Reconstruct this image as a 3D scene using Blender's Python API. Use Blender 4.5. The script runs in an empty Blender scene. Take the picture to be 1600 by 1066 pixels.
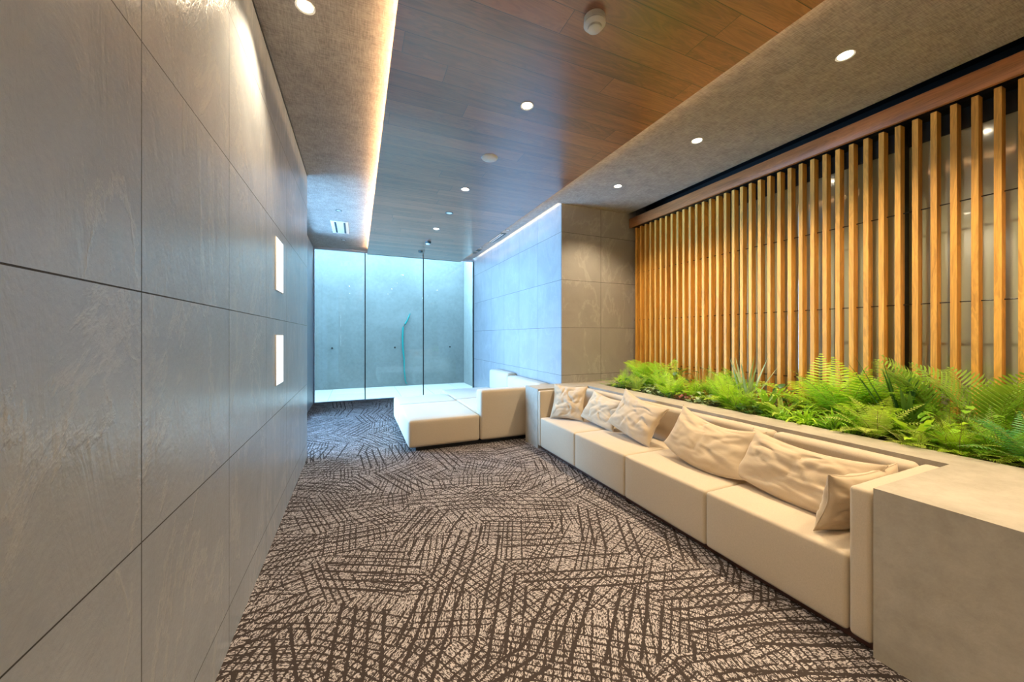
import bpy, bmesh, math, random
from mathutils import Vector, Matrix, noise
sc = bpy.context.scene
C = sc.collection
PI = math.pi

# ------------------------------------------------------------ camera, world, daylight, exposure
H = 1.325
YAW = math.atan(242/566)
cam_d = bpy.data.cameras.new('camera'); cam = bpy.data.objects.new('camera', cam_d); C.objects.link(cam)
cam.location = (0, 0, H); cam.rotation_euler = (PI/2, 0, -YAW)
cam_d.sensor_width = 36; cam_d.lens = 566/1600*36; cam_d.shift_y = -8/1600
cam_d.clip_start = .02
sc.camera = cam
sc.view_settings.view_transform = 'Standard'; sc.view_settings.look = 'None'
sc.view_settings.gamma = 1; sc.view_settings.use_curve_mapping = False
sc.view_settings.exposure = 0.5
sc.cycles.use_denoising = True
sc.cycles.max_bounces = 10; sc.cycles.diffuse_bounces = 6
sc.cycles.sample_clamp_indirect = 6
w = bpy.data.worlds.new('sky'); sc.world = w; w.use_nodes = True
w.node_tree.nodes['Background'].inputs[0].default_value = (.32, .62, 1, 1)
w.node_tree.nodes['Background'].inputs[1].default_value = 1.5

def area(name, loc, rot, sx, sy, e, col):
    l = bpy.data.lights.new(name, 'AREA'); l.shape = 'RECTANGLE'; l.size = sx; l.size_y = sy
    l.energy = e; l.color = col
    o = bpy.data.objects.new(name, l); C.objects.link(o); o.location = loc; o.rotation_euler = rot
    return o
# open sky above the light well behind the glass
SKY = (.46, .72, 1.0)
area('sky_light', (.6, 9.25, 4.55), (math.radians(-52), 0, 0), 5.0, 2.0, 1300, SKY)
# added lamp: daylight beyond the unseen side window, tilted up to brighten the ceiling
area('side_fill_light', (-1.75, 5.85, 1.40), (0, math.radians(-100), 0), 2.6, 3.0, 720, (.30, .56, 1.0))

# ------------------------------------------------------------ materials
class NT:
    def __init__(s, name):
        s.m = bpy.data.materials.new(name); s.m.use_nodes = True
        s.t = s.m.node_tree; s.b = s.t.nodes['Principled BSDF']; s.o = s.t.nodes['Material Output']
    def n(s, typ, ins=None, **kw):
        nd = s.t.nodes.new(typ)
        for k, v in kw.items(): setattr(nd, k, v)
        for k, v in (ins or {}).items(): s.set(nd.inputs[k], v)
        return nd
    def set(s, sock, v):
        if isinstance(v, bpy.types.NodeSocket): s.t.links.new(v, sock)
        else:
            if isinstance(v, tuple) and len(v) == 3 and sock.type == 'RGBA': v = v + (1,)
            sock.default_value = v
    def math(s, op, a, b=0., c=0.):
        nd = s.n('ShaderNodeMath', operation=op)
        s.set(nd.inputs[0], a); s.set(nd.inputs[1], b)
        if op in ('MULTIPLY_ADD', 'COMPARE', 'SMOOTH_MIN', 'WRAP'): s.set(nd.inputs[2], c)
        return nd.outputs[0]
    def mix(s, f, a, b, typ='MIX'):
        nd = s.n('ShaderNodeMix', data_type='RGBA', blend_type=typ)
        s.set(nd.inputs[0], f); s.set(nd.inputs[6], a); s.set(nd.inputs[7], b); return nd.outputs[2]
    def noise(s, vec, scale, detail=4, rough=.5, dist=0.):
        return s.n('ShaderNodeTexNoise', {'Vector': vec, 'Scale': scale, 'Detail': detail, 'Roughness': rough, 'Distortion': dist}).outputs[0]
    def ramp(s, f, stops):
        nd = s.n('ShaderNodeValToRGB', {0: f}); cr = nd.color_ramp
        while len(cr.elements) < len(stops): cr.elements.new(.5)
        for e, (p, c) in zip(cr.elements, stops):
            e.position = p; e.color = (c if isinstance(c, tuple) else (c, c, c)) + (1,)
        return nd.outputs[0]
    def coord(s): return s.n('ShaderNodeTexCoord').outputs['Object']
    def mapping(s, vec, scale=(1, 1, 1), rot=(0, 0, 0), loc=(0, 0, 0)):
        nd = s.n('ShaderNodeMapping', {0: vec}); nd.inputs['Scale'].default_value = scale
        nd.inputs['Rotation'].default_value = rot; nd.inputs['Location'].default_value = loc
        return nd.outputs[0]
    def bump(s, h, strength=.3, dist=.01):
        nd = s.n('ShaderNodeBump', {'Height': h, 'Strength': strength, 'Distance': dist})
        s.set(s.b.inputs['Normal'], nd.outputs[0])
    def base(s, c, rough=.6, spec=.5, metal=0.):
        s.set(s.b.inputs['Base Color'], c); s.set(s.b.inputs['Roughness'], rough)
        s.b.inputs['Specular IOR Level'].default_value = spec; s.b.inputs['Metallic'].default_value = metal
        return s.m

def plain(name, c, rough=.6, spec=.5, metal=0., nz=0., scale=40):
    t = NT(name)
    if nz:
        v = t.noise(t.coord(), scale, 5)
        a = tuple(x*(1-nz) for x in c); b = tuple(min(1, x*(1+nz)) for x in c)
        c = t.mix(v, a, b)
    return t.base(c, rough, spec, metal)

def tile_mat(name, ax, u0, su, v0=1.436, sv=.6325, rough=.26, vs=.28, col=(.50, .485, .465)):
    """large stone-look porcelain tiles with open dark joints; ax = the horizontal axis index"""
    t = NT(name); co = t.coord(); sp = t.n('ShaderNodeSeparateXYZ', {0: co})
    def joint(s, o, size):
        a = t.math('DIVIDE', t.math('SUBTRACT', s, o), size)
        fr = t.math('FRACT', t.math('ADD', a, 100.5))
        return t.math('MULTIPLY', t.math('ABSOLUTE', t.math('SUBTRACT', fr, .5)), size), t.math('FLOOR', t.math('ADD', a, 100.))
    du, iu = joint(sp.outputs[ax], u0, su); dv, iv = joint(sp.outputs[2], v0, sv)
    g = t.math('LESS_THAN', t.math('MINIMUM', du, dv), .0019)
    cell = t.n('ShaderNodeCombineXYZ', {0: iu, 1: iv}).outputs[0]
    wn = t.n('ShaderNodeTexWhiteNoise', {'Vector': cell}, noise_dimensions='3D')
    off = t.n('ShaderNodeVectorMath', {0: wn.outputs['Color'], 1: (9., 9., 9.)}, operation='MULTIPLY').outputs[0]
    p = t.n('ShaderNodeVectorMath', {0: co, 1: off}, operation='ADD').outputs[0]
    n1 = t.noise(p, 2.2, 8, .6, .8)
    pm = t.mapping(p, (1, 1, .45), (.5, .4, 0))
    vn = t.noise(pm, 2.2, 8, .6, .5)
    vein = t.math('SUBTRACT', 1., t.math('MULTIPLY', t.math('ABSOLUTE', t.math('SUBTRACT', vn, .5)), 45.))
    vein = t.math('MAXIMUM', vein, 0.)
    rel = t.noise(t.mapping(p, (1, 1, .35), (.6, .3, 0)), 7, 8, .62, .6)
    fine = t.noise(p, 60, 4)
    c = t.mix(n1, tuple(x*.74 for x in col), tuple(min(1, x*1.22) for x in col))
    c = t.mix(t.math('MULTIPLY', vein, vs), c, (.62, .59, .54))
    c = t.mix(t.math('MULTIPLY', fine, .25), c, tuple(x*.7 for x in col))
    c = t.mix(g, c, (.03, .026, .022))
    h = t.math('ADD', t.math('MULTIPLY', rel, 1.0), t.math('MULTIPLY', fine, .12))
    h = t.math('ADD', h, t.math('MULTIPLY', vein, .12))
    h = t.math('SUBTRACT', h, t.math('MULTIPLY', g, 1.5))
    t.bump(h, .5, .010)
    rr = t.math('ADD', rough, t.math('MULTIPLY', g, .5))
    return t.base(c, rr, .5)

M = {}
M['tile_left'] = tile_mat('stone_tile_left', 1, 1.2075, .68, col=(.40, .425, .45))
M['tile_side'] = tile_mat('stone_tile_side', 1, 4.827, .675, vs=.10, col=(.34, .34, .335))
M['tile_front'] = tile_mat('stone_tile_front', 0, 3.113, .633, rough=.4, col=(.36, .34, .31))

def carpet():
    t = NT('woven_carpet'); co = t.coord()
    warp = t.n('ShaderNodeTexNoise', {'Vector': co, 'Scale': 3., 'Detail': 2.}).outputs['Color']
    wv = t.n('ShaderNodeVectorMath', {0: warp, 1: (.10, .10, 0.)}, operation='MULTIPLY').outputs[0]
    p = t.n('ShaderNodeVectorMath', {0: co, 1: wv}, operation='ADD').outputs[0]
    def layer(scale, seed, w1, f1, w2, f2):
        q = t.mapping(p, (1, 1, 0), loc=(seed, seed*.7, 0))
        vo = t.n('ShaderNodeTexVoronoi', {'Vector': q, 'Scale': scale}, voronoi_dimensions='2D')
        sr = t.n('ShaderNodeSeparateColor', {0: vo.outputs['Color']})
        ang = t.math('MULTIPLY', sr.outputs[0], PI)
        rot = t.n('ShaderNodeVectorRotate', {'Vector': co, 'Angle': ang}, rotation_type='Z_AXIS').outputs[0]
        s = t.n('ShaderNodeSeparateXYZ', {0: rot})
        j = t.math('MULTIPLY', t.noise(co, 70, 2), .020)
        def lines(a, f, wd, ph):
            x = t.math('ADD', t.math('MULTIPLY', t.math('ADD', a, j), f), t.math('MULTIPLY', ph, 7.))
            d = t.math('ABSOLUTE', t.math('SUBTRACT', t.math('FRACT', t.math('ADD', x, 50.)), .5))
            # some lines are left out
            keep = t.n('ShaderNodeTexWhiteNoise', {'W': t.math('FLOOR', t.math('ADD', x, 50.))}, noise_dimensions='1D').outputs[0]
            return t.math('MULTIPLY', t.math('LESS_THAN', d, wd), t.math('GREATER_THAN', keep, .22))
        a = lines(s.outputs[0], f1, w1, sr.outputs[1]); b = lines(s.outputs[1], f2, w2, sr.outputs[2])
        return t.math('MAXIMUM', a, b), rot
    l1, r1 = layer(3.0, 3.1, .15, 32., .12, 27.)
    l2, r2 = layer(1.9, 11.7, .12, 15., .0, 9.)
    ln = t.math('MAXIMUM', l1, l2)
    fl = t.noise(t.mapping(r1, (1, 2.6, 1)), 62, 2, .6)
    fleck = t.ramp(fl, [(.47, 1.), (.53, 0.)])
    dk = t.math('MAXIMUM', t.math('MULTIPLY', ln, .95), t.math('MULTIPLY', fleck, .9))
    tuft = t.noise(co, 420, 2)
    light = t.mix(tuft, (.24, .215, .208), (.78, .70, .68))
    c = t.mix(dk, light, t.mix(tuft, (.012, .007, .005), (.040, .026, .020)))
    t.bump(t.math('ADD', t.math('SUBTRACT', t.math('MULTIPLY', tuft, .7), dk), 0.), .6, .004)
    return t.base(c, .95, .1)
M['carpet'] = carpet()

def wood(name, base, along, across, plank=None, rough=.4, spec=.5, y0=0., coat=None):
    """grain runs on axis `along`; plank = plank width on axis `across` or None"""
    t = NT(name); co = t.coord(); sp = t.n('ShaderNodeSeparateXYZ', {0: co})
    oi = t.n('ShaderNodeObjectInfo').outputs['Random']
    seed = t.math('MULTIPLY', oi, 37.)
    g = None
    if plank:
        a = t.math('DIVIDE', t.math('SUBTRACT', sp.outputs[across], y0), plank)
        row = t.math('FLOOR', t.math('ADD', a, 100.))
        fr = t.math('FRACT', t.math('ADD', a, 100.))
        d = t.math('MINIMUM', fr, t.math('SUBTRACT', 1., fr))
        wn = t.n('ShaderNodeTexWhiteNoise', {'W': row}, noise_dimensions='1D').outputs[0]
        b = t.math('ADD', t.math('DIVIDE', sp.outputs[along], 2.1), t.math('MULTIPLY', wn, 9.))
        fb = t.math('FRACT', t.math('ADD', b, 50.)); col = t.math('FLOOR', t.math('ADD', b, 50.))
        db = t.math('MULTIPLY', t.math('MINIMUM', fb, t.math('SUBTRACT', 1., fb)), 2.1/plank)
        g = t.math('LESS_THAN', t.math('MINIMUM', d, db), .012)
        cid = t.math('ADD', t.math('MULTIPLY', row, 3.71), t.math('MULTIPLY', col, 17.3))
        rnd = t.n('ShaderNodeTexWhiteNoise', {'W': cid}, noise_dimensions='1D').outputs[0]
        seed = t.math('MULTIPLY', rnd, 53.)
    off = t.n('ShaderNodeCombineXYZ', {0: seed, 1: seed, 2: seed}).outputs[0]
    p = t.n('ShaderNodeVectorMath', {0: co, 1: off}, operation='ADD').outputs[0]
    sc1 = [1., 1., 1.]; sc1[along] = .10
    pm = t.mapping(p, tuple(sc1))
    n1 = t.noise(pm, 9, 5, .55, 1.2)
    rings = t.math('SINE', t.math('MULTIPLY', n1, 75.))
    fine = t.noise(t.mapping(p, tuple(x if x == 1 else .03 for x in sc1)), 160, 3)
    v = t.math('ADD', t.math('MULTIPLY', rings, .06 if not plank else .09), t.math('ADD', t.math('MULTIPLY', n1, .75), t.math('MULTIPLY', fine, .38)))
    if plank: v = t.math('ADD', v, t.math('MULTIPLY', t.math('SUBTRACT', rnd, .5), .28))
    c = t.ramp(v, [(.25, tuple(x*.48 for x in base)), (.85, tuple(min(1, x*1.55) for x in base))])
    if g is not None: c = t.mix(g, c, tuple(x*.12 for x in base))
    h = t.math('MULTIPLY', fine, .4)
    if g is not None: h = t.math('SUBTRACT', h, t.math('MULTIPLY', g, 1.))
    t.bump(h, .25, .003)
    if coat:
        t.b.inputs['Coat Weight'].default_value = coat[0]; t.b.inputs['Coat Roughness'].default_value = coat[1]; t.b.inputs['Coat IOR'].default_value = coat[2]
    return t.base(c, rough, spec)
M['walnut'] = wood('walnut_ceiling_boards', (.23, .082, .036), 0, 1, .161, .36, .7, 2.401, (1., .25, 1.95))
M['oak'] = wood('oak_slat', (.74, .34, .065), 2, 0, None, .5, .35)
M['beam'] = wood('beam_wood', (.36, .15, .055), 1, 0, None, .45, .4)

def linen():
    t = NT('woven_wallcovering'); co = t.coord()
    a = t.noise(t.mapping(co, (1, .10, 1)), 190, 3); b = t.noise(t.mapping(co, (.10, 1, 1)), 190, 3)
    l = t.noise(co, 9, 4)
    v = t.math('ADD', t.math('MULTIPLY', t.math('ADD', a, b), .5), t.math('MULTIPLY', l, .25))
    c = t.ramp(v, [(.48, (.26, .228, .20)), (.78, (.48, .425, .37))])
    t.bump(v, .35, .003)
    return t.base(c, .85, .25)
M['linen'] = linen()

def concrete(name, lo, hi, rough=.6, bs=.15, sc1=1.6):
    t = NT(name); co = t.coord()
    a = t.noise(co, sc1, 7, .6, .6); b = t.noise(co, 14, 6, .65, .3); f = t.noise(co, 120, 3)
    v = t.math('ADD', t.math('MULTIPLY', a, .55), t.math('ADD', t.math('MULTIPLY', b, .38), t.math('MULTIPLY', f, .10)))
    c = t.ramp(v, [(.36, lo), (.66, hi)])
    t.bump(t.math('ADD', b, t.math('MULTIPLY', f, .4)), bs, .006)
    return t.base(c, rough, .4)
M['mortar'] = concrete('troweled_mortar', (.32, .28, .215), (.47, .42, .335), .6)
M['concrete'] = concrete('fair_faced_concrete', (.18, .20, .195), (.265, .285, .28), .8, .1, .9)

def fabric(name, col, scale=420, amt=.22):
    t = NT(name); co = t.coord()
    a = t.noise(t.mapping(co, (1, 1, .25)), scale, 2); b = t.noise(t.mapping(co, (.3, .3, 1)), scale, 2)
    l = t.noise(co, 5, 4)
    v = t.math('MULTIPLY', t.math('ADD', a, b), .5)
    c = t.mix(v, tuple(x*(1-amt) for x in col), tuple(min(1, x*(1+amt)) for x in col))
    c = t.mix(t.math('MULTIPLY', l, .22), c, tuple(x*.72 for x in col))
    t.bump(v, .18, .002)
    t.b.inputs['Sheen Weight'].default_value = .25
    return t.base(c, .85, .2)
M['sofa'] = fabric('cream_upholstery', (.54, .445, .32))
M['pillow'] = fabric('beige_cotton', (.56, .44, .295), 500, .12)
M['plinth'] = plain('brown_plinth', (.10, .035, .02), .5)
M['black'] = plain('black_paint', (.012, .012, .012), .6)
M['dark_metal'] = plain('dark_metal', (.02, .02, .02), .35, .5, .6)
M['white'] = plain('white_plastic', (.75, .75, .72), .4)
M['offwhite'] = plain('painted_steel', (.55, .56, .55), .35)
M['grille'] = plain('grille_dark', (.05, .08, .08), .5)  # dark tone of rings, covers, vent frames and vent slots
M['frame'] = plain('grey_frame', (.33, .37, .42), .4)
M['teal'] = plain('teal_hose', (.0, .28, .27), .4)
M['soil'] = plain('potting_soil', (.035, .022, .014), .95, nz=.5, scale=60)
def outfloor():
    t = NT('terrace_slabs'); co = t.coord()
    br = t.n('ShaderNodeTexBrick', {'Vector': t.mapping(co, (1, 1, 1), (0, 0, PI/2), (.25, .55, 0)), 'Color1': (.40, .385, .345, 1), 'Color2': (.34, .33, .30, 1), 'Mortar': (.22, .22, .2, 1),
        'Scale': 1., 'Mortar Size': .008, 'Brick Width': 2.2, 'Row Height': .72})
    br.offset = .0
    c = t.mix(t.math('MULTIPLY', t.noise(co, 8, 5), .4), br.outputs[0], (.28, .27, .24))
    return t.base(c, .7)
M['terrace'] = outfloor()

def emis(name, col, s):
    t = NT(name); t.base((.8, .8, .8)); t.b.inputs['Emission Color'].default_value = col + (1,)
    t.b.inputs['Emission Strength'].default_value = s; return t.m
WARM = (1., .66, .34)
M['lamp'] = emis('lamp_lens', (1, .86, .62), 25.)
M['panel_glow'] = emis('white_glow_panel', (.9, .96, 1), 1.6)  # added glow for the white wall rectangles

def glass(name, tint, f0=.05, rough=.0):
    m = bpy.data.materials.new(name); m.use_nodes = True; t = m.node_tree; t.nodes.clear()
    o = t.nodes.new('ShaderNodeOutputMaterial'); mx = t.nodes.new('ShaderNodeMixShader')
    tr = t.nodes.new('ShaderNodeBsdfTransparent'); gl = t.nodes.new('ShaderNodeBsdfGlossy'); fr = t.nodes.new('ShaderNodeFresnel')
    tr.inputs[0].default_value = tint + (1,); gl.inputs['Roughness'].default_value = rough; fr.inputs[0].default_value = 1.45
    t.links.new(fr.outputs[0], mx.inputs[0]); t.links.new(tr.outputs[0], mx.inputs[1]); t.links.new(gl.outputs[0], mx.inputs[2])
    t.links.new(mx.outputs[0], o.inputs[0]); return m
M['glass'] = glass('clear_glass', (.90, .97, .96))
def backglass():
    t = NT('green_grey_glass')
    t.b.inputs['IOR'].default_value = 1.9; t.b.inputs['Coat Weight'].default_value = .6; t.b.inputs['Coat Roughness'].default_value = .01
    return t.base((.40, .43, .31), .10, .8)
M['backglass'] = backglass()

def leaf(name, lo, hi, trans=.35, sc_=9.):
    t = NT(name); co = t.coord()
    n1 = t.noise(co, sc_, 3)
    c = t.mix(n1, lo, hi)
    t.base(c, .42, .45)
    tl = t.n('ShaderNodeBsdfTranslucent', {'Color': t.mix(.5, c, (.5, .8, .05))})
    mx = t.n('ShaderNodeMixShader', {0: trans, 1: t.b.outputs[0], 2: tl.outputs[0]})
    t.t.links.new(mx.outputs[0], t.o.inputs[0]); return t.m
M['lf_bright'] = leaf('leaf_bright', (.28, .55, .02), (.70, .90, .07))
M['lf_mid'] = leaf('leaf_mid', (.13, .38, .02), (.40, .70, .06))
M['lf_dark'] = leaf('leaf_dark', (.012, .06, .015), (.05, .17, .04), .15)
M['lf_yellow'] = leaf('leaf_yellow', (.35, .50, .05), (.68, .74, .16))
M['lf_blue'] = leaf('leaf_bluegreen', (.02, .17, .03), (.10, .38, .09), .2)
M['lf_palm'] = leaf('leaf_palm', (.10, .26, .02), (.40, .56, .09), .25)
M['lf_pale'] = leaf('leaf_pale', (.22, .34, .16), (.60, .66, .42), .2)
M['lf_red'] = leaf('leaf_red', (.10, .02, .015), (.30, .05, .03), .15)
M['lf_bronze'] = leaf('leaf_bronze', (.30, .30, .07), (.62, .50, .16), .3)
M['stem'] = leaf('stem', (.20, .22, .05), (.35, .30, .08), .1)

# ------------------------------------------------------------ mesh helpers
def wloc(o):
    v = Vector((0, 0, 0))
    while o is not None: v += o.location; o = o.parent
    return v
class MB:
    def __init__(s): s.v = []; s.f = []; s.mi = []
    def quad(s, *p):
        i = len(s.v); s.v.extend(tuple(q) for q in p); s.f.append(tuple(range(i, i+len(p))))
    def box(s, x0, x1, y0, y1, z0, z1):
        i = len(s.v)
        s.v += [(x, y, z) for z in (z0, z1) for y in (y0, y1) for x in (x0, x1)]
        s.f += [tuple(i+k for k in q) for q in ((0, 2, 3, 1), (4, 5, 7, 6), (0, 1, 5, 4), (2, 6, 7, 3), (0, 4, 6, 2), (1, 3, 7, 5))]
        return s
    def tube(s, pts, r, n=8, cap=True):
        pts = [Vector(p) for p in pts]; rs = r if isinstance(r, (list, tuple)) else [r]*len(pts)
        i0 = len(s.v)
        for k, p in enumerate(pts):
            d = (pts[min(k+1, len(pts)-1)] - pts[max(k-1, 0)]).normalized()
            a = d.orthogonal().normalized() if abs(d.z) > .9 or True else 0
            a = d.cross(Vector((0, 0, 1))) if abs(d.z) < .95 else d.cross(Vector((1, 0, 0)))
            a.normalize(); b = d.cross(a)
            for j in range(n):
                t = 2*PI*j/n; s.v.append(tuple(p + (a*math.cos(t) + b*math.sin(t))*rs[k]))
        for k in range(len(pts)-1):
            for j in range(n):
                a = i0+k*n+j; b = i0+k*n+(j+1) % n; s.f.append((a, b, b+n, a+n))
        if cap:
            s.f.append(tuple(i0+j for j in range(n))[::-1]); s.f.append(tuple(i0+(len(pts)-1)*n+j for j in range(n)))
        return s
    def lathe(s, cx, cy, prof, n=32):
        """prof: list of (radius, z)"""
        i0 = len(s.v)
        for (r, z) in prof:
            for j in range(n):
                t = 2*PI*j/n; s.v.append((cx+r*math.cos(t), cy+r*math.sin(t), z))
        for k in range(len(prof)-1):
            for j in range(n):
                a = i0+k*n+j; b = i0+k*n+(j+1) % n; s.f.append((a, b, b+n, a+n))
        return s
    def build(s, name, mat, parent=None, smooth=False, bevel=0, seg=3, puff=0.):
        off = wloc(parent) if parent else Vector((0, 0, 0))
        me = bpy.data.meshes.new(name)
        me.from_pydata([tuple(Vector(v)-off) for v in s.v], [], s.f)
        if bevel:
            bm = bmesh.new(); bm.from_mesh(me)
            bmesh.ops.bevel(bm, geom=list(bm.edges), offset=bevel, segments=seg, profile=.5, affect='EDGES', clamp_overlap=True)
            if puff:
                bmesh.ops.subdivide_edges(bm, edges=[e for e in bm.edges if e.calc_length() > .15], cuts=8, use_grid_fill=True)
                lo = Vector([min(v.co[i] for v in bm.verts) for i in range(3)]); hi = Vector([max(v.co[i] for v in bm.verts) for i in range(3)])
                ce = (lo+hi)/2; ex = (hi-lo)/2
                for v in bm.verts:
                    q = [(v.co[i]-ce[i])/ex[i] for i in range(3)]
                    for i in range(3):
                        if abs(q[i]) > .93:
                            o1, o2 = [q[j] for j in range(3) if j != i]
                            k = max(0, (1-o1*o1))*max(0, (1-o2*o2))
                            nz = noise.noise(v.co*5)*.35
                            v.co[i] += math.copysign(puff*(k**.7)*(1+nz), q[i])
            bm.to_mesh(me); bm.free()
        me.materials.append(mat)
        if smooth or bevel: me.polygons.foreach_set('use_smooth', [True]*len(me.polygons))
        o = bpy.data.objects.new(name, me); C.objects.link(o)
        if parent: o.parent = parent
        if bevel or smooth:
            try: me.set_sharp_from_angle(angle=math.radians(60 if bevel else 38))
            except Exception: pass
        return o
def tag(o, label, cat, group=None, kind=None):
    o['label'] = label; o['category'] = cat
    if group: o['group'] = group
    if kind: o['kind'] = kind
    return o
def empty(name, loc, label, cat, group=None):
    o = bpy.data.objects.new(name, None); C.objects.link(o); o.location = loc; o.empty_display_size = .1
    return tag(o, label, cat, group)
def struct(o): o['kind'] = 'structure'; return o
def sbox(name, mat, *b): return struct(MB().box(*b).build(name, mat))
def copy_tree(o, parent=None):
    c = o.copy(); C.objects.link(c); c.parent = parent
    for ch in list(o.children): copy_tree(ch, c)
    return c

# ------------------------------------------------------------ the setting
YB = -3.2          # the room goes on behind the viewpoint
YG = 8.06          # glass wall
sbox('floor', M['carpet'], -2.2, 4.05, YB, YG-.03, -.1, 0)
sbox('floor_terrace', M['terrace'], -3.2, 2.9, YG-.03, 10.2, -.1, 0.004)
sbox('wall_left', M['tile_left'], -.98, -.5, YB, 4.5, 0, 3.06)
struct(MB().box(-.98, -.79, 7.0, YG+.02, 0, 3.06).build('wall_left_recess', M['frame']))
struct(MB().box(-.97, -.785, 4.5, 4.58, 0, 3.06).box(-.97, -.785, 6.94, 7.0, 0, 3.06).box(-.97, -.785, 4.58, 6.94, 0, .06).box(-.97, -.785, 4.58, 6.94, 3.0, 3.06).box(-.93, -.85, 5.74, 5.79, .06, 3.0).build('window_3', M['frame']))  # unseen side window, added where the blue light seems to enter
w3 = bpy.data.objects['window_3']
for a, b in ((4.58, 5.74), (5.79, 6.94)): MB().box(-.895, -.885, a, b, .06, 3.0).build('pane', M['glass'], w3)
sbox('wall_side_court', M['concrete'], -3.3, -.98, 4.3, 4.5, 0, 3.3)
sbox('wall_side_court_end', M['concrete'], -2.2, -2.05, 4.5, YG-.03, 0, 3.3)
sbox('wall_right', M['black'], 3.92, 4.05, YB, 4.3, 0, 3.3)
# tiled pillar, its side runs to the glass
pb = MB().box(2.48, 4.05, 4.14, YG+.02, 0, 3.2)
pil = pb.build('wall_pillar', M['tile_side']); struct(pil)
pil.data.materials.append(M['tile_front'])
for p in pil.data.polygons:
    if abs(p.normal.y) > .9: p.material_index = 1
sbox('wall_near', M['mortar'], -1.0, 4.05, YB-.15, YB, 0, 3.3)
# courtyard walls beyond the glass
cw = struct(MB().box(-3.3, 3.0, 9.95, 10.2, 0, 6.0).build('wall_courtyard', M['concrete']))
for x in (-.566, .911, 2.374):
    MB().tube([(x, 9.955, 1.02), (x, 9.945, 1.02)], .024, 14).build('tie_hole', M['black'], cw)
sbox('wall_courtyard_right', M['concrete'], 2.77, 3.0, YG+.03, 9.94, 0, 6.0)
sbox('wall_courtyard_left', M['concrete'], -3.3, -3.1, YG, 9.94, 0, 6.0)
sbox('wall_facade_left', M['concrete'], -3.3, -.99, YG-.03, YG+.1, 0, 6.0)
sbox('wall_facade_upper', M['concrete'], -.98, 3.0, YG-.03, YG+.1, 3.30, 6.0)
# ceiling
ZW, ZS = 3.015, 3.075
sbox('ceiling', M['black'], -2.2, 4.05, YB, YG+.05, 3.2, 3.3)
sbox('ceiling_left', M['linen'], -.985, .45, YB, YG, ZS, ZS+.04)
struct(MB().box(1.9, 3.58, YB, 4.138, ZS, ZS+.04).box(1.9, 2.425, 4.138, YG, ZS, ZS+.04).build('ceiling_right', M['linen']))
sbox('ceiling_wood', M['walnut'], .19, 2.165, YB, YG, ZW, ZW+.012)
# dark shadow joint where the left wall meets the ceiling, and the head of the glass
sbox('trim_1', M['black'], -.515, -.497, YB, 4.5, ZS-.016, ZS)
# LED coves along both long edges of the boarded ceiling
def cove(x, y0, y1, e, sgn, label):
    o = MB().box(x-.008, x+.008, y0, y1, ZW+.016, ZW+.024).build('cove_light', emis('cove_led', WARM, e))
    tag(o, label, 'light', 'hidden cove light strips')
    return o
cove(.245, YB, 7.75, 95., -1, 'warm light strip hidden along the left edge of the wood ceiling')
cove(2.11, YB, YG-.2, 30., 1, 'warm light strip hidden along the right edge of the wood ceiling')
# glass wall
win = struct(MB().box(-.79, 2.48, YG-.03, YG+.03, -.02, .018).box(-.79, .19, YG-.03, YG+.03, 3.035, ZS+.02).box(2.165, 2.48, YG-.03, YG+.03, 3.035, ZS+.02).box(.19, 2.165, YG-.03, YG+.03, ZW, ZW+.08).build('window_1', M['frame']))
xs = [-.79, .151, 1.334, 2.478]
for a, b in zip(xs[:-1], xs[1:]):
    MB().box(a+.009, b-.009, YG-.006, YG+.006, .018, 3.035 if a < 0 else 3.015).build('pane', M['glass'], win)
for x in xs[1:3]:
    MB().box(x-.009, x+.009, YG-.012, YG+.012, .018, 3.03).build('joint', M['dark_metal'], win)
MB().box(2.462, 2.479, YG-.03, YG+.03, .018, 3.05).build('post', M['dark_metal'], win)
MB().box(-.79, -.765, YG-.04, YG+.03, .018, 3.05).build('post', M['frame'], win)

# unidentified bright rectangles on left wall; emission added to turn them white
for (z0, z1, lab) in ((1.63, 1.99, 'small white panel with added glow on left tiled wall, upper of the two'), (.99, 1.333, 'small white panel with added glow on left tiled wall, lower of the two')):
    r = empty('wall_glow_panel', (-.5, 2.95, z0), lab, 'wall panel', 'glowing panels on the left wall')
    MB().box(-.502, -.494, 2.829, 3.075, z0, z1).build('panel_back', M['white'], r, bevel=.002)
    MB().box(-.4945, -.4925, 2.836, 3.068, z0+.006, z1-.006).build('glow_face', M['panel_glow'], r)

# ------------------------------------------------------------ slatted screen and what lies behind it
scr = empty('slat_screen', (3.66, 1.7, .62), 'tall oak slatted screen standing behind the planted trough', 'screen')
Y0, DY = .867, .0906
k0 = -9
for k in range(k0, 37):
    y = Y0 + DY*k
    if y > 4.11: break
    MB().box(3.655, 3.72, y, y+.03, .60, 2.868).build('slat', M['oak'], scr)
for z in (2.225, 1.553, .95):
    MB().tube([(3.70, Y0+DY*k0, z), (3.70, 4.13, z)], .0042, 6).build('rod', M['dark_metal'], scr)
MB().box(3.66, 3.715, Y0+DY*k0, 4.13, 2.884, 2.89).build('top_rail', M['dark_metal'], scr)
bm_ = tag(MB().box(3.60, 3.632, YB, 4.135, 2.875, 3.005).build('header_beam', M['beam'], bevel=.002, seg=1), 'reddish brown timber header board running along the top of the slatted screen', 'beam')
sbox('trim_2', M['black'], 3.632, 3.92, YB, 4.135, 2.905, 2.98)
w2 = struct(MB().box(3.86, 3.92, YB, 4.13, .45, .62).box(3.86, 3.92, YB, 4.13, 2.76, 2.90).build('window_2', M['black']))
mull = [-1.9, -.4, 1.35, 2.72, 4.13]
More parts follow.
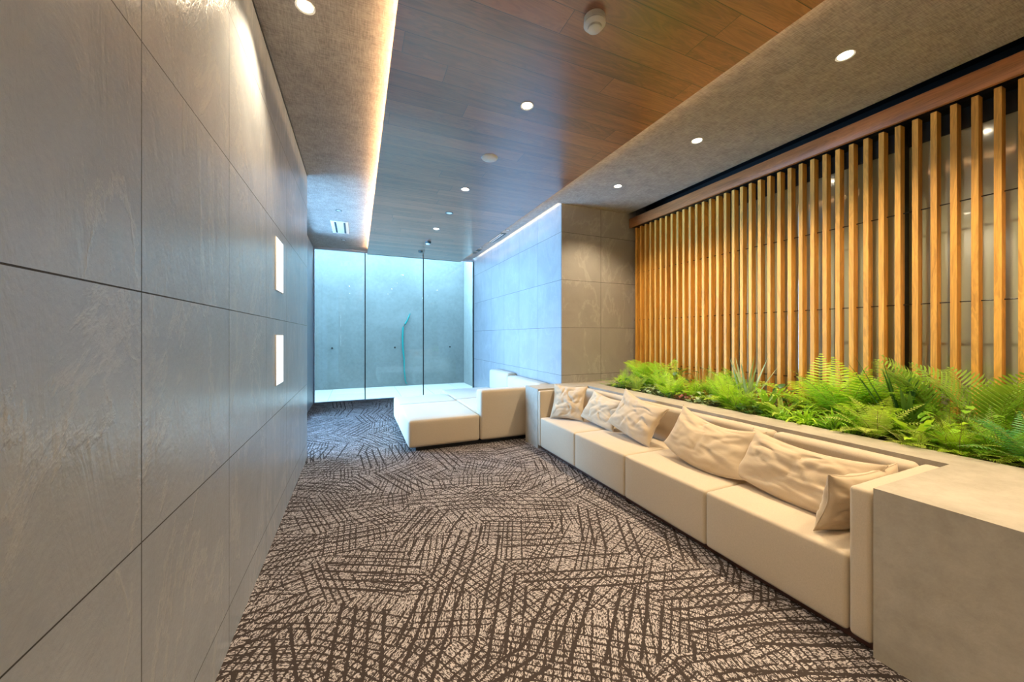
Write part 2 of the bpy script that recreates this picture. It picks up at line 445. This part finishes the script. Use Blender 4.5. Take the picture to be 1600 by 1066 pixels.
for a, b in zip(mull[:-1], mull[1:]):
    if a > 2.5: MB().box(3.80, 3.884, a+.05, b, .62, 2.88).build('panel', M['oak'], w2)
    else: MB().box(3.872, 3.884, a+.05, b, .62, 2.76).build('pane', M['backglass'], w2)
for a in mull[:-1]:
    MB().box(3.80, 3.90, a-.0, a+.05, .45, 2.90).build('mullion', M['black'], w2)

# ------------------------------------------------------------ concrete trough (planter with ledges)
XF = 1.955; ZT = .698
pl = MB()
pl.box(XF, 2.90, -1.6, .787, 0, ZT)          # near block
pl.box(2.66, 2.90, .787, 3.80, 0, ZT)        # ledge behind the sofa
pl.box(XF, 3.64, 3.80, 4.139, 0, ZT)         # far block
pl.box(2.90, 3.64, -1.6, -.2, 0, ZT)
pl.box(3.60, 3.64, -.2, 3.80, 0, ZT-.08)
tr = pl.build('concrete_trough', M['mortar'])
tag(tr, 'pale troweled concrete planter wall wrapping around the long sofa', 'planter')
tag(MB().box(2.90, 3.60, -.2, 3.80, .2, .655).build('planting_soil', M['soil']), 'dark soil filling the planting bed behind the sofa', 'soil', kind='stuff')

# ------------------------------------------------------------ sofas
def cushion(name, parent, x0, x1, y0, y1, z0, z1, bev=.028, puff=.006, mat='sofa'):
    return MB().box(x0, x1, y0, y1, z0, z1).build(name, M[mat], parent, bevel=bev, seg=4, puff=puff)
sf = empty('built_in_sofa', (2.25, 2.3, 0), 'long cream four-seat sofa set into the concrete trough', 'sofa')
MB().box(2.0, 2.62, .80, 3.79, 0, .05).build('plinth', M['plinth'], sf)
ys = [.872, 1.572, 2.30, 3.022, 3.742]
for a, b in zip(ys[:-1], ys[1:]):
    cushion('seat_cushion', sf, XF, 2.56, a+.003, b-.003, .04, .375, .018, .004)
for a, b in zip([.872, 1.546, 2.257, 2.98], [1.546, 2.257, 2.98, 3.742]):
    cushion('backrest', sf, 2.545, 2.645, a+.003, b-.003, .30, .682, .03, .003)
cushion('armrest', sf, XF, 2.645, .792, .869, .04, .680, .018, .002)
cushion('armrest', sf, XF, 2.645, 3.745, 3.797, .04, .680, .014, .001)

ss = empty('corner_sofa', (1.4, 5.2, 0), 'low cream sectional lounge sofa with chaise in front of the glass wall', 'sofa')
MB().box(.62, 2.44, 4.27, 6.4, 0, .05).build('plinth', M['black'], ss)
cushion('seat_cushion', ss, .532, 1.376, 4.215, 5.285, .05, .362, .03, .006)
cushion('seat_cushion', ss, .532, 1.376, 5.295, 6.0, .05, .362, .03, .006)
cushion('seat_cushion', ss, 1.384, 2.28, 4.405, 5.42, .05, .362, .03, .006)
cushion('seat_cushion', ss, 1.384, 2.28, 5.43, 6.5, .05, .362, .03, .006)
cushion('armrest', ss, 1.386, 2.47, 4.205, 4.40, .05, .655, .03, .004)
cushion('backrest', ss, 2.285, 2.47, 4.405, 5.56, .20, .665, .04, .006)
cushion('backrest', ss, 2.285, 2.47, 5.57, 6.45, .20, .70, .045, .008)

# ------------------------------------------------------------ pillows
def pillow(center, wax, hax, W, Hh, T, label, seed, sag=.0, crush=0., folds=()):
    """wax/hax: directions of the pillow's width and height; sag bows it; folds = list of crease segments"""
    wax = Vector(wax).normalized(); hax = Vector(hax); hax = (hax - wax*hax.dot(wax)).normalized(); nax = wax.cross(hax)
    N = 44; o = MB(); idx = {}
    sd = Vector((seed*7.3, seed*3.1, seed*1.7))
    for side in (1, -1):
        for i in range(N+1):
            for j in range(N+1):
                u = -1+2*i/N; v = -1+2*j/N
                edge = i in (0, N) or j in (0, N)
                if side == -1 and edge: idx[(side, i, j)] = idx[(1, i, j)]; continue
                uu = math.sin(u*PI/2)*.35+u*.65; vv = math.sin(v*PI/2)*.35+v*.65
                x = W/2*uu*(1-.11*(1-vv*vv)); y = Hh/2*vv*(1-.11*(1-uu*uu))
                k = max(0, (1-uu*uu)*(1-vv*vv))
                t = T/2*(k**.42)
                t *= 1 + .18*noise.noise(Vector((uu*1.3, vv*1.3, side))+sd)
                # gathers running in from the corners and the seams
                rr = math.hypot(uu, vv); ang = math.atan2(vv, uu)
                g = math.sin(ang*9 + 3*noise.noise(Vector((uu, vv, 3.))*1.2+sd))*min(1, rr)**2
                t += side*0 + (.0065*g + .010*noise.noise(Vector((uu*3, vv*3, side*2.))+sd))*(k**.3)
                rn = abs(noise.noise(Vector((uu*1.5+vv*.5, vv*1.1-uu*.4, side*5.))*1.25+sd))
                t -= .012*max(0., 1-rn*6)*min(1, k*3)*max(0., min(1., .5+2.2*noise.noise(Vector((uu*1.1, vv*1.1, 31.))-sd)))
                rn = abs(noise.noise(Vector((uu*2.4, vv*2.9, side*9.))*1.1-sd))
                t -= .004*max(0., 1-rn*4)*min(1, k*3)
                for (ax, ay, bx, by, dep, wd) in folds:
                    if side == 1:
                        dx, dy = bx-ax, by-ay; L2 = dx*dx+dy*dy
                        u0_, v0_ = uu, vv
                        uu = u0_+.16*noise.noise(Vector((u0_*1.6, v0_*1.6, 11.))+sd); vv = v0_+.16*noise.noise(Vector((u0_*1.6, v0_*1.6, 23.))+sd)
                        s_ = max(0, min(1, ((uu-ax)*dx+(vv-ay)*dy)/L2))
                        ds = math.hypot(uu-ax-s_*dx, vv-ay-s_*dy); side_s = math.copysign(1, (uu-ax)*dy-(vv-ay)*dx)
                        t += dep*(-math.exp(-(ds/wd)**2) + .6*math.exp(-((ds-wd*1.8)/wd)**2)*(1 if side_s > 0 else .4))*min(1, k*4)*.38; uu, vv = u0_, v0_
                t = max(t, .0015 if not edge else 0)
                y -= sag*(1-uu*uu)*(.6 if vv > 0 else 1.)*(.7+.3*abs(vv))
                z = side*t - crush*uu*uu + .02*noise.noise(Vector((uu*.9, vv*.9, 7.))+sd)
                p = Vector(center)+wax*x+hax*y+nax*z
                idx[(side, i, j)] = len(o.v); o.v.append(tuple(p))
    for side in (1, -1):
        for i in range(N):
            for j in range(N):
                q = [idx[(side, i, j)], idx[(side, i+1, j)], idx[(side, i+1, j+1)], idx[(side, i, j+1)]]
                o.f.append(tuple(q if side == 1 else q[::-1]))
    zmin = min(v[2] for v in o.v); dz = .379-zmin
    o.v = [(a, b, c+dz) for a, b, c in o.v]
    # settle: anything that would press into the seat spreads instead
    e = empty('throw_pillow', (center[0], center[1], .38), label, 'pillow', 'beige throw pillows on the long sofa')
    cov = o.build('cover', M['pillow'], e, smooth=True)
    # piped seam along the edge
    ring = [(i, 0) for i in range(N)] + [(N, j) for j in range(N)] + [(i, N) for i in range(N, 0, -1)] + [(0, j) for j in range(N, 0, -1)]
    pts = [o.v[idx[(1, i, j)]] for i, j in ring]
    MB().tube(pts+[pts[0]], .0028, 5, cap=False).build('seam', M['pillow'], cov, smooth=True)
    return e
# width axis runs so that wax x hax points to the room (-X)
pillow((2.22, 3.55, .57), (.62, -.78, 0), (.28, .30, 1), .40, .40, .15, 'upright beige throw pillow in the far corner of the long sofa', 1, folds=[(-.7, -.3, .5, .1, .012, .07), (-.6, -.6, .3, -.3, .010, .06)])
pillow((2.38, 3.13, .55), (.10, -1, -.12), (.50, 0, 1), .50, .33, .14, 'beige throw pillow wedged second from the far arm of the sofa', 2, .02, folds=[(-.2, -.6, .4, .3, .014, .07), (.1, -.1, .8, -.2, .012, .07)])
pillow((2.36, 2.61, .57), (-.02, -1, -.18), (.50, 0, 1), .56, .37, .17, 'plump beige throw pillow slumped sideways, third from the far arm', 3, .03, folds=[(-.45, -.8, .1, .2, .018, .06), (0, -.2, .7, -.4, .010, .07)])
pillow((2.34, 1.84, .58), (.0, -1, -.10), (.62, 0, 1), .66, .34, .15, 'sagging beige throw pillow with drooping top edge, third from the near armrest', 4, .085, folds=[(-.15, -.5, -.1, .8, .016, .05), (.1, 0, .6, .5, .010, .08)])
pillow((2.33, 1.26, .58), (-.02, -1, -.05), (.62, 0, 1), .68, .33, .15, 'wide beige throw pillow leaning on the backrest of the nearest seat', 5, .05, folds=[(-.1, -.3, .25, .7, .018, .06), (.0, -.2, .5, -.1, .012, .07)])
pillow((2.27, .975, .60), (-1., .10, -.0), (.0, -.22, 1), .50, .30, .13, 'beige throw pillow leaning against the near armrest', 6, .02, folds=[(.9, .2, .4, -.1, .012, .06), (.8, -.4, .3, -.6, .014, .06)])

# ------------------------------------------------------------ ceiling fittings
def spot(parent, loc, e, size=1.9, blend=.6, col=(1, .79, .53)):
    l = bpy.data.lights.new('bulb', 'SPOT'); l.energy = e; l.spot_size = size; l.spot_blend = blend; l.color = col; l.shadow_soft_size = .035
    o = bpy.data.objects.new('bulb', l); C.objects.link(o); o.parent = parent; o.location = Vector(loc)-wloc(parent); return o
def downlight(x, y, z, label, e, group, size=1.9):
    r = empty('downlight', (x, y, z), label, 'light', group)
    MB().lathe(x, y, [(.034, z+.0), (.044, z-.001), (.048, z-.004), (.047, z+.001), (.036, z+.004)], 28).build('trim_ring', M['offwhite'], r, smooth=True)
    MB().lathe(x, y, [(.0, z-.0015), (.036, z-.0015)], 28).build('lens', M['lamp'], r)
    spot(r, (x, y, z-.012), e, size)
    return r
EW = 52
names = {-.9: 'behind the viewpoint', .75: 'nearest the viewpoint', 2.401: 'large bright one midway', 4.052: 'second along the centre row', 5.719: 'farthest lit one'}
for y, lab in ((-.9, 'round downlight in the wood ceiling behind the viewpoint'), (.75, 'round downlight in the wood ceiling directly overhead'),
               (2.401, 'brightest round downlight in the wood ceiling, nearest of the centre row in view'),
               (4.052, 'lit downlight in the wood ceiling just beyond the flat white disc'),
               (5.719, 'farthest lit downlight in the wood ceiling, near the glass wall')):
    downlight(1.147, y, ZW, lab, dict([(4.052, 42), (5.719, 24)]).get(y, EW), 'centre row of downlights')
for y, lab in ((-.88, 'downlight in the right soffit behind the viewpoint'), (.19, 'downlight in the right soffit over the near block'),
               (1.26, 'nearest downlight in view in the right soffit above the planting'),
               (2.333, 'middle downlight of the right soffit above the planting'),
               (3.404, 'farthest lit downlight of the right soffit, beside the tiled pillar')):
    downlight(2.80, y, ZS, lab, 100, 'row of downlights above the planting', 2.1)
for y, lab in ((-.2, 'downlight in the left soffit behind the viewpoint'), (2.2, 'lit downlight in the left soffit washing the tiled wall')):
    downlight(-.253, y, ZS, lab, 90, 'downlights beside the left wall', 2.0)
def ringlight(x, y, z, label, r=.042, group='unlit recessed fittings'):
    e = empty('recessed_fitting', (x, y, z), label, 'ceiling fitting', group)
    MB().lathe(x, y, [(r*.68, z+.002), (r*.74, z-.004), (r, z-.003), (r, z+.0)], 24).build('trim_ring', M['grille'], e, smooth=True)
    MB().lathe(x, y, [(0, z-.0015), (r*.72, z-.0015)], 24).build('lens', M['white'], e)
ringlight(-.238, 5.598, ZS, 'small unlit round fitting in the left soffit, on the near side of the square vent')
ringlight(-.225, 7.278, ZS, 'small unlit round fitting in the left soffit, between square vent and glass')
ringlight(2.285, 5.53, ZS, 'small unlit round fitting in the right soffit, near side of the slot vent')
ringlight(2.25, 6.85, ZS, 'small unlit round fitting in the right soffit between slot vent and small vent')
ringlight(1.165, 4.92, ZW, 'unlit round fitting in wood ceiling between the two far lit downlights', .055)
# flat disc
o = tag(MB().lathe(1.157, 3.247, [(0, ZW-.016), (.06, ZW-.014), (.072, ZW-.008), (.079, ZW)], 36).build('ceiling_disc', M['white'], smooth=True), 'flat white round ceiling disc between the two nearer downlights', 'ceiling speaker')
# smoke detector
r = empty('smoke_detector', (1.16, 1.597, ZW), 'white round smoke detector on the wood ceiling near the camera', 'smoke detector')
x, y, z = 1.16, 1.597, ZW
MB().lathe(x, y, [(.056, z), (.057, z-.025), (.052, z-.03), (.0, z-.03)], 36).build('base', M['white'], r, smooth=True)
MB().lathe(x, y, [(.056, z-.03), (.058, z-.036), (.050, z-.046), (.037, z-.050), (.036, z-.062), (.028, z-.067), (0, z-.068)], 36).build('sensor_head', M['white'], r, smooth=True)
r = empty('ceiling_sensor', (1.173, 6.575, ZW), 'small dark cylindrical sensor on the wood ceiling past the last lit downlight', 'sensor')
MB().lathe(1.173, 6.575, [(.05, ZW), (.05, ZW-.03), (.042, ZW-.035)], 24).build('body', M['grille'], r, smooth=True)
MB().lathe(1.173, 6.575, [(.042, ZW-.035), (.03, ZW-.05), (0, ZW-.052)], 24).build('dome', M['white'], r, smooth=True)
tag(MB().lathe(1.165, 7.383, [(0, ZW-.02), (.04, ZW-.018), (.045, ZW)], 24).build('sprinkler_cover', M['grille'], smooth=True), 'small dark disc on the wood ceiling closest to the glass wall', 'sprinkler')
# vents
r = empty('square_vent', (-.26, 6.47, ZS), 'square white air vent with two dark slots in the left soffit', 'vent')
MB().box(-.375, -.125, 6.12, 6.82, ZS-.006, ZS).build('frame', M['white'], r, bevel=.003, seg=1)
for xx in (-.325, -.195): MB().box(xx, xx+.028, 6.16, 6.78, ZS-.008, ZS-.003).build('slot', M['grille'], r)
r = empty('slot_vent', (2.29, 6.05, ZS), 'long grey slot vent in the right soffit above the pillar wall', 'vent')
MB().box(2.225, 2.345, 5.72, 6.38, ZS-.006, ZS).build('frame', M['grille'], r, bevel=.003, seg=1)
for xx in (2.25, 2.29): MB().box(xx, xx+.02, 5.76, 6.34, ZS-.010, ZS-.004).build('blade', M['offwhite'], r)
r = empty('small_vent', (2.27, 7.2, ZS), 'small dark vent in the right soffit closest to the glass wall', 'vent')
MB().box(2.205, 2.325, 7.0, 7.38, ZS-.006, ZS).build('frame', M['grille'], r, bevel=.003, seg=1)
MB().box(2.22, 2.31, 7.18, 7.2, ZS-.010, ZS-.004).build('blade', M['offwhite'], r)
# wall-top light above the tiled side wall
tag(MB().box(2.39, 2.41, 4.2, YG-.3, ZS+.05, ZS+.06).build('wall_wash_strip', emis('wash_led', (1, .85, .65), 18.)), 'thin light strip glowing along the top of the tiled pillar wall', 'light')

# hose on courtyard wall
hp = [(1.296, 1.919), (1.23, 1.748), (1.116, 1.544), (1.105, 1.241), (1.112, .988), (1.142, .734), (1.149, .397), (1.18, .1), (1.24, .012)]
pts = []
for (a, b), (c_, d) in zip(hp[:-1], hp[1:]):
    for t in (0, .5): pts.append((a+(c_-a)*t, 9.925, b+(d-b)*t))
tag(MB().tube(pts, [.012+.010*math.sin(PI*k/(len(pts)-1)) for k in range(len(pts))], 8).build('hose', M['teal'], smooth=True), 'thin teal hose hanging down the courtyard wall beyond the glass', 'hose')

# ------------------------------------------------------------ plants
R = random.Random(7)
def strip(mb, pts, side, ws):
    i0 = len(mb.v)
    for p, s_, w_ in zip(pts, side, ws):
        mb.v.append(tuple(p-s_*w_)); mb.v.append(tuple(p+s_*w_))
    for k in range(len(pts)-1):
        a = i0+2*k; mb.f.append((a, a+1, a+3, a+2))
def arc(base, az, el, L, droop, n=10, twist=0.):
    p = Vector(base); pts = [p.copy()]; dirs = []
    for k in range(n):
        t = k/(n-1) if n > 1 else 0
        e = el - droop*t**1.3; a = az + twist*t
        d = Vector((math.cos(e)*math.cos(a), math.cos(e)*math.sin(a), math.sin(e)))
        dirs.append(d); p = p + d*(L/n); pts.append(p.copy())
    dirs.append(dirs[-1]); return pts, dirs
def at_curve(pts, t):
    x = t*(len(pts)-1); i = min(int(x), len(pts)-2); return pts[i].lerp(pts[i+1], x-i), (pts[i+1]-pts[i]).normalized()
def keep_in(p, lim=3.62):
    if p.x > lim: p.x = lim
    if p.x < 2.80: p.x = 2.80 + (p.x-2.80)*.3
    if p.z < .712 and p.x < 2.92: p.z = .712
    if p.y > 4.125: p.y = 4.125
    return p
def frond(lf, st, base, az, el, L, droop, plen, npair, pw, fwd=.35, lift=.1, start=.12, curl=0.):
    pts, dirs = arc(base, az, el, L, droop, 12, curl)
    pts = [keep_in(p) for p in pts]
    st.tube(pts, [.0022*(1-.7*k/len(pts)) for k in range(len(pts))], 4, cap=False)
    for k in range(npair):
        t = start + (1-start)*(k+.5)/npair
        p, d = at_curve(pts, t)
        sd = d.cross(Vector((0, 0, 1)))
        if sd.length < .05: sd = Vector((math.sin(az), -math.cos(az), 0))
        sd.normalize(); up = sd.cross(d).normalized()
        sh = min(1, (t-start+.10)/.28)*(1-((t-.35)/.65)**2 if t > .35 else 1)
        l = plen*max(.12, sh)*R.uniform(.9, 1.1)
        for s_ in (1, -1):
            dd = (sd*s_ + d*fwd + up*lift).normalized()
            wv = (d - dd*d.dot(dd)).normalized()*pw*.5
            m1 = p+dd*l*.35; m2 = p+dd*l*.72 - up*l*.05; tip = p+dd*l - up*l*.16
            pp = [keep_in(Vector(q)) for q in (p-wv*.4, m1-wv, m2-wv*.75, tip, m2+wv*.75, m1+wv, p+wv*.4)]
            i = len(lf.v); lf.v += [tuple(q) for q in pp]
            lf.f += [(i, i+1, i+5, i+6), (i+1, i+2, i+4, i+5), (i+2, i+3, i+4)]
def blade(lf, base, az, el, L, droop, w_, n=9, fold=0., wav=0., tipw=.05, shape=1):
    pts, dirs = arc(base, az, el, L, droop, n)
    pts = [keep_in(p) for p in pts]
    sds = []; ws = []
    hz = Vector((math.sin(az), -math.cos(az), 0))
    ph = R.uniform(0, 6)
    i0 = len(lf.v)
    for k, p in enumerate(pts):
        t = k/(len(pts)-1)
        if shape == 1: wd = w_*(.45+.55*math.sin(min(1, t*1.6)*PI/2))*(1-t**2.6) + w_*tipw*(1-t)
        else: wd = w_*math.sin(PI*min(1, .04+t*.97))**.7
        d = dirs[k]; up = hz.cross(d).normalized()
        if up.z < 0: up = -up
        if wav: wz = wav*math.sin(k*2.2+ph)
        else: wz = 0
        a = p - hz*wd + up*(fold*wd+wz); b = p + hz*wd + up*(fold*wd-wz)
        lf.v += [tuple(a), tuple(p), tuple(b)]
    for k in range(len(pts)-1):
        a = i0+3*k
        lf.f += [(a, a+1, a+4, a+3), (a+1, a+2, a+5, a+4)]
def plant(kind, x, y, s, mat, label, cat, seed, group=None, **kw):
    R.seed(seed); lf, st = MB(), MB(); z = .655; s *= {'fern': 1.12, 'feather': 1.15, 'nest': 1.15}.get(kind, 1.); fx = kw.get('n', None)
    names_ = dict(fern='fern', palm='palm', grass='grass_plant', sword='snake_plant', nest='nest_fern', broad='leafy_plant', feather='asparagus_fern')
    if kind == 'fern':
        nf = int((fx or 22)*.8)
        for k in range(nf):
            az = 2*PI*(k+R.random()*.8)/nf; inner = R.random()
            el = R.uniform(.65, 1.45)
            frond(lf, st, (x+R.uniform(-.02, .02), y+R.uniform(-.02, .02), z), az, el, s*R.uniform(.8, 1.15), R.uniform(.5, 1.35), s*.23, 20, s*.024, .25, .12, curl=R.uniform(-.4, .4))
    elif kind == 'palm':
        for k in range(fx or 6):
            az = kw.get('az', 0) + R.uniform(-1, 1)*kw.get('spread', 3.1)
            frond(lf, st, (x, y, z), az, R.uniform(1.0, 1.4), s*R.uniform(.8, 1.05), R.uniform(.2, .8), s*.42, 17, s*.019, .75, .25, .28)
    elif kind == 'feather':
        for k in range(fx or 46):
            az = R.uniform(0, 2*PI)
            frond(lf, st, (x+R.uniform(-.03, .03), y+R.uniform(-.03, .03), z), az, R.uniform(.35, 1.4), s*R.uniform(.6, 1.1), R.uniform(.3, 1.2), s*.15, 24, s*.011, .6, .2, .08, R.uniform(-.5, .5))
    elif kind == 'grass':
        for k in range(fx or 70):
            az = R.uniform(0, 2*PI)
            blade(lf, (x+R.uniform(-.03, .03), y+R.uniform(-.03, .03), z), az, R.uniform(.5, 1.45), s*R.uniform(.6, 1.1), R.uniform(.6, 2.2)*kw.get('droop', 1.), kw.get('w', .005), 8, .25)
        st.tube([(x, y, z-.01), (x, y, z+.03)], .012, 8)
    elif kind == 'sword':
        for k in range(fx or 9):
            az = R.uniform(0, 2*PI)
            blade(lf, (x+R.uniform(-.03, .03), y+R.uniform(-.03, .03), z), az, R.uniform(1.05, 1.45), s*R.uniform(.7, 1.1), R.uniform(-.05, .15), kw.get('w', .017), 8, .35)
        st.tube([(x, y, z-.01), (x, y, z+.03)], .016, 8)
    elif kind == 'nest':
        for k in range(fx or 14):
            az = 2*PI*(k+R.random()*.6)/(fx or 14)
            blade(lf, (x, y, z), az, R.uniform(.5, 1.25), s*R.uniform(.8, 1.1), R.uniform(.4, 1.1), kw.get('w', .032), 14, .25, .006)
        st.tube([(x, y, z-.01), (x, y, z+.03)], .016, 8)
    elif kind == 'broad':
        for k in range(fx or 40):
            az = R.uniform(0, 2*PI); el = R.uniform(.3, 1.4); L = s*R.uniform(.35, 1.)
            pts, dirs = arc((x, y, z), az, el, L, R.uniform(.0, .5), 5); pts = [keep_in(q) for q in pts]
            st.tube(pts, .0018, 4, cap=False)
            blade(lf, pts[-1], az+R.uniform(-.9, .9), R.uniform(-.5, .7), kw.get('leaf', .06)*R.uniform(.7, 1.15), .6, kw.get('leaf', .06)*.30, 6, .2, 0, shape=2)
    e = empty(names_[kind], (x, y, z), label, cat, group)
    lf.build('foliage', M[mat], e, smooth=True)
    st.build('stem', M['stem'], e, smooth=True)
    return e
P = [
 ('feather', 3.12, 3.66, .30, 'lf_bright', 'fluffy light green fern at the far end of the planting, beside the pillar', 'fern', {}),
 ('palm', 3.35, 3.62, .46, 'lf_bright', 'upright bright green palm-like fronds at the far end in front of the first slats', 'palm', dict(n=9)),
 ('grass', 3.02, 3.74, .30, 'lf_palm', 'sparse trailing grass reaching over the ledge towards the far cushion', 'grass', dict(n=9, w=.003, droop=1.3)),
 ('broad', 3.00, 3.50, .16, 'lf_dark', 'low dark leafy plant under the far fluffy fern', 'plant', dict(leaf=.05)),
 ('fern', 3.05, 3.36, .24, 'lf_yellow', 'small yellow-green fern near the far end of the ledge', 'fern', dict(n=18)),
 ('fern', 3.38, 3.28, .42, 'lf_bright', 'arching lime fern second from the far end against the slats', 'fern', dict(n=16)),
 ('broad', 3.00, 3.08, .15, 'lf_pale', 'small silvery leafy plant on the ledge edge near the pillar end', 'plant', dict(leaf=.05)),
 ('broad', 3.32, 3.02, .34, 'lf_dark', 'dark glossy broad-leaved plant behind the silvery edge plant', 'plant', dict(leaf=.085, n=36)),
 ('fern', 3.07, 2.86, .27, 'lf_bright', 'low bright fern spilling over the ledge behind the third pillow', 'fern', dict(n=22)),
 ('grass', 3.38, 2.78, .42, 'lf_bronze', 'tuft of thin straw-coloured upright grass against the slats', 'grass', dict(n=40, w=.0035, droop=.35)),
 ('broad', 2.99, 2.62, .13, 'lf_red', 'low dark red leafy plant at the edge of the ledge', 'plant', dict(leaf=.05)),
 ('broad', 2.99, 2.44, .14, 'lf_pale', 'small grey-green leafy plant beside the red-leaved one', 'plant', dict(leaf=.06)),
 ('feather', 3.30, 2.55, .36, 'lf_mid', 'feathery mid green fern behind the red-leaved plant', 'fern', {}),
 ('fern', 3.12, 2.28, .34, 'lf_bright', 'vivid green fern in the middle of the bed, left of the pale snake plant', 'fern', dict(n=30)),
 ('feather', 3.05, 2.12, .26, 'lf_bright', 'low feathery vivid green fern at the ledge, mid bed', 'fern', {}),
 ('sword', 3.22, 2.16, .48, 'lf_pale', 'pale grey-green snake plant with spiky blades in the middle of the bed', 'snake plant', dict(n=10, w=.015)),
 ('nest', 3.22, 1.98, .30, 'lf_mid', 'broad-fronded nest fern in front of the pale snake plant', 'fern', dict(n=13, w=.028)),
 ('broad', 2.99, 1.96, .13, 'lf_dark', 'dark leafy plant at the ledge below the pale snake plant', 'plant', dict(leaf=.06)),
 ('nest', 3.10, 1.80, .25, 'lf_yellow', 'yellow-green strap-leaved plant right of the pale snake plant', 'plant', dict(n=11, w=.022)),
 ('broad', 3.35, 1.86, .28, 'lf_dark', 'dark round-leaved plant against the slats, mid bed', 'plant', dict(leaf=.08, n=28)),
 ('fern', 3.38, 1.70, .46, 'lf_bright', 'tall ladder-leaved sword fern rising against the slats right of centre', 'fern', dict(n=15)),
 ('grass', 3.02, 1.60, .26, 'lf_bright', 'green arching spider plant hanging over the ledge', 'spider plant', dict(n=60, w=.008, droop=1.1)),
 ('grass', 3.00, 1.42, .22, 'lf_mid', 'second arching spider plant on the ledge, nearer the camera', 'spider plant', dict(n=55, w=.008, droop=1.2)),
 ('fern', 3.28, 1.48, .42, 'lf_mid', 'full mid green fern behind the two spider plants', 'fern', dict(n=30)),
 ('fern', 3.42, 1.32, .44, 'lf_bright', 'large lime fern against the slats left of the dark snake plant', 'fern', dict(n=24)),
 ('fern', 3.04, 1.22, .28, 'lf_yellow', 'yellow-green fern leaning over the ledge by the last backrest', 'fern', dict(n=20)),
 ('feather', 3.20, 1.18, .30, 'lf_mid', 'feathery fern filling between the lime fern and the ledge fern', 'fern', dict(n=26)),
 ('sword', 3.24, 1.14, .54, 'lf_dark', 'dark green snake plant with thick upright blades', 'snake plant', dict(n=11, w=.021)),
 ('nest', 3.10, 1.05, .28, 'lf_bright', 'wavy-leaved nest fern in front of the dark snake plant', 'fern', dict(n=12, w=.028)),
 ('palm', 3.42, 1.03, .62, 'lf_palm', 'tall palm with a frond arching above the dark snake plant', 'palm', dict(n=5, az=1.8, spread=.8)),
 ('feather', 3.28, .98, .30, 'lf_palm', 'olive feathery fern under the tall palm fronds', 'fern', {}),
 ('palm', 3.40, .86, .60, 'lf_palm', 'large palm with wide comb-like fronds near the right end', 'palm', dict(n=7)),
 ('feather', 3.05, .88, .24, 'lf_bright', 'low lime asparagus fern at the ledge near the right end', 'fern', {}),
 ('feather', 3.12, .76, .26, 'lf_mid', 'dense mid green asparagus fern near the concrete block', 'fern', dict(n=44)),
 ('palm', 3.42, .60, .52, 'lf_palm', 'palm frond clump at the right end against the last slats', 'palm', dict(n=7)),
 ('feather', 3.28, .70, .30, 'lf_bright', 'yellow-tipped feathery fern below the right-hand palm', 'fern', {}),
 ('fern', 3.06, .62, .27, 'lf_blue', 'blue-green fern hanging over the ledge at the right edge', 'fern', dict(n=24)),
 ('feather', 3.30, .45, .34, 'lf_mid', 'feathery green fern at the far right edge of the picture', 'fern', {}),
 ('fern', 3.12, .36, .34, 'lf_blue', 'blue-green fern clump beyond the right edge of the ledge', 'fern', dict(n=22)),
 ('fern', 3.30, 3.46, .30, 'lf_mid', 'mid green fern tucked behind the far yellow-green fern', 'fern', dict(n=22)),
 ('fern', 3.22, 3.12, .30, 'lf_bright', 'bright fern between the silvery plant and the dark broad-leaved plant', 'fern', dict(n=20)),
 ('fern', 3.18, 2.70, .28, 'lf_bright', 'small lime fern in front of the straw-coloured grass', 'fern', dict(n=20)),
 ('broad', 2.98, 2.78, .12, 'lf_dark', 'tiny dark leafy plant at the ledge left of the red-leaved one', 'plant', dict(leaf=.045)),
 ('fern', 3.42, 2.38, .40, 'lf_mid', 'mid green fern against the slats left of the pale snake plant', 'fern', dict(n=20)),
 ('feather', 3.12, 1.98, .22, 'lf_mid', 'low feathery plant in front of the broad-fronded nest fern', 'fern', dict(n=30)),
 ('grass', 2.98, 1.74, .20, 'lf_mid', 'small arching grass tuft below the yellow-green strap-leaved plant', 'grass', dict(n=45, w=.005, droop=1.2)),
 ('fern', 3.42, 1.54, .46, 'lf_bright', 'tall bright fern against the slats behind the mid green fern', 'fern', dict(n=18)),
 ('feather', 3.06, 1.32, .22, 'lf_bright', 'low bright feathery fern between spider plant and ledge fern', 'fern', dict(n=34)),
 ('fern', 3.46, 1.20, .42, 'lf_mid', 'dark green fern directly behind the dark snake plant', 'fern', dict(n=20)),
 ('feather', 3.00, 1.02, .20, 'lf_yellow', 'yellow trailing fern lying on the ledge beside the sofa corner', 'fern', dict(n=30)),
 ('broad', 3.20, .90, .26, 'lf_mid', 'green leafy plant between the nest fern and the large palm', 'plant', dict(leaf=.06, n=44)),
 ('feather', 3.42, .78, .40, 'lf_mid', 'feathery fern under the large comb-leaved palm', 'fern', dict(n=50)),
 ('feather', 3.14, .56, .28, 'lf_bright', 'lime feathery fern beside the blue-green fern', 'fern', dict(n=44)),
]
for i, (k, x, y, s, m, lab, cat, kw) in enumerate(P):
    plant(k, x, y, s, m, lab, cat, 100+i, **kw)
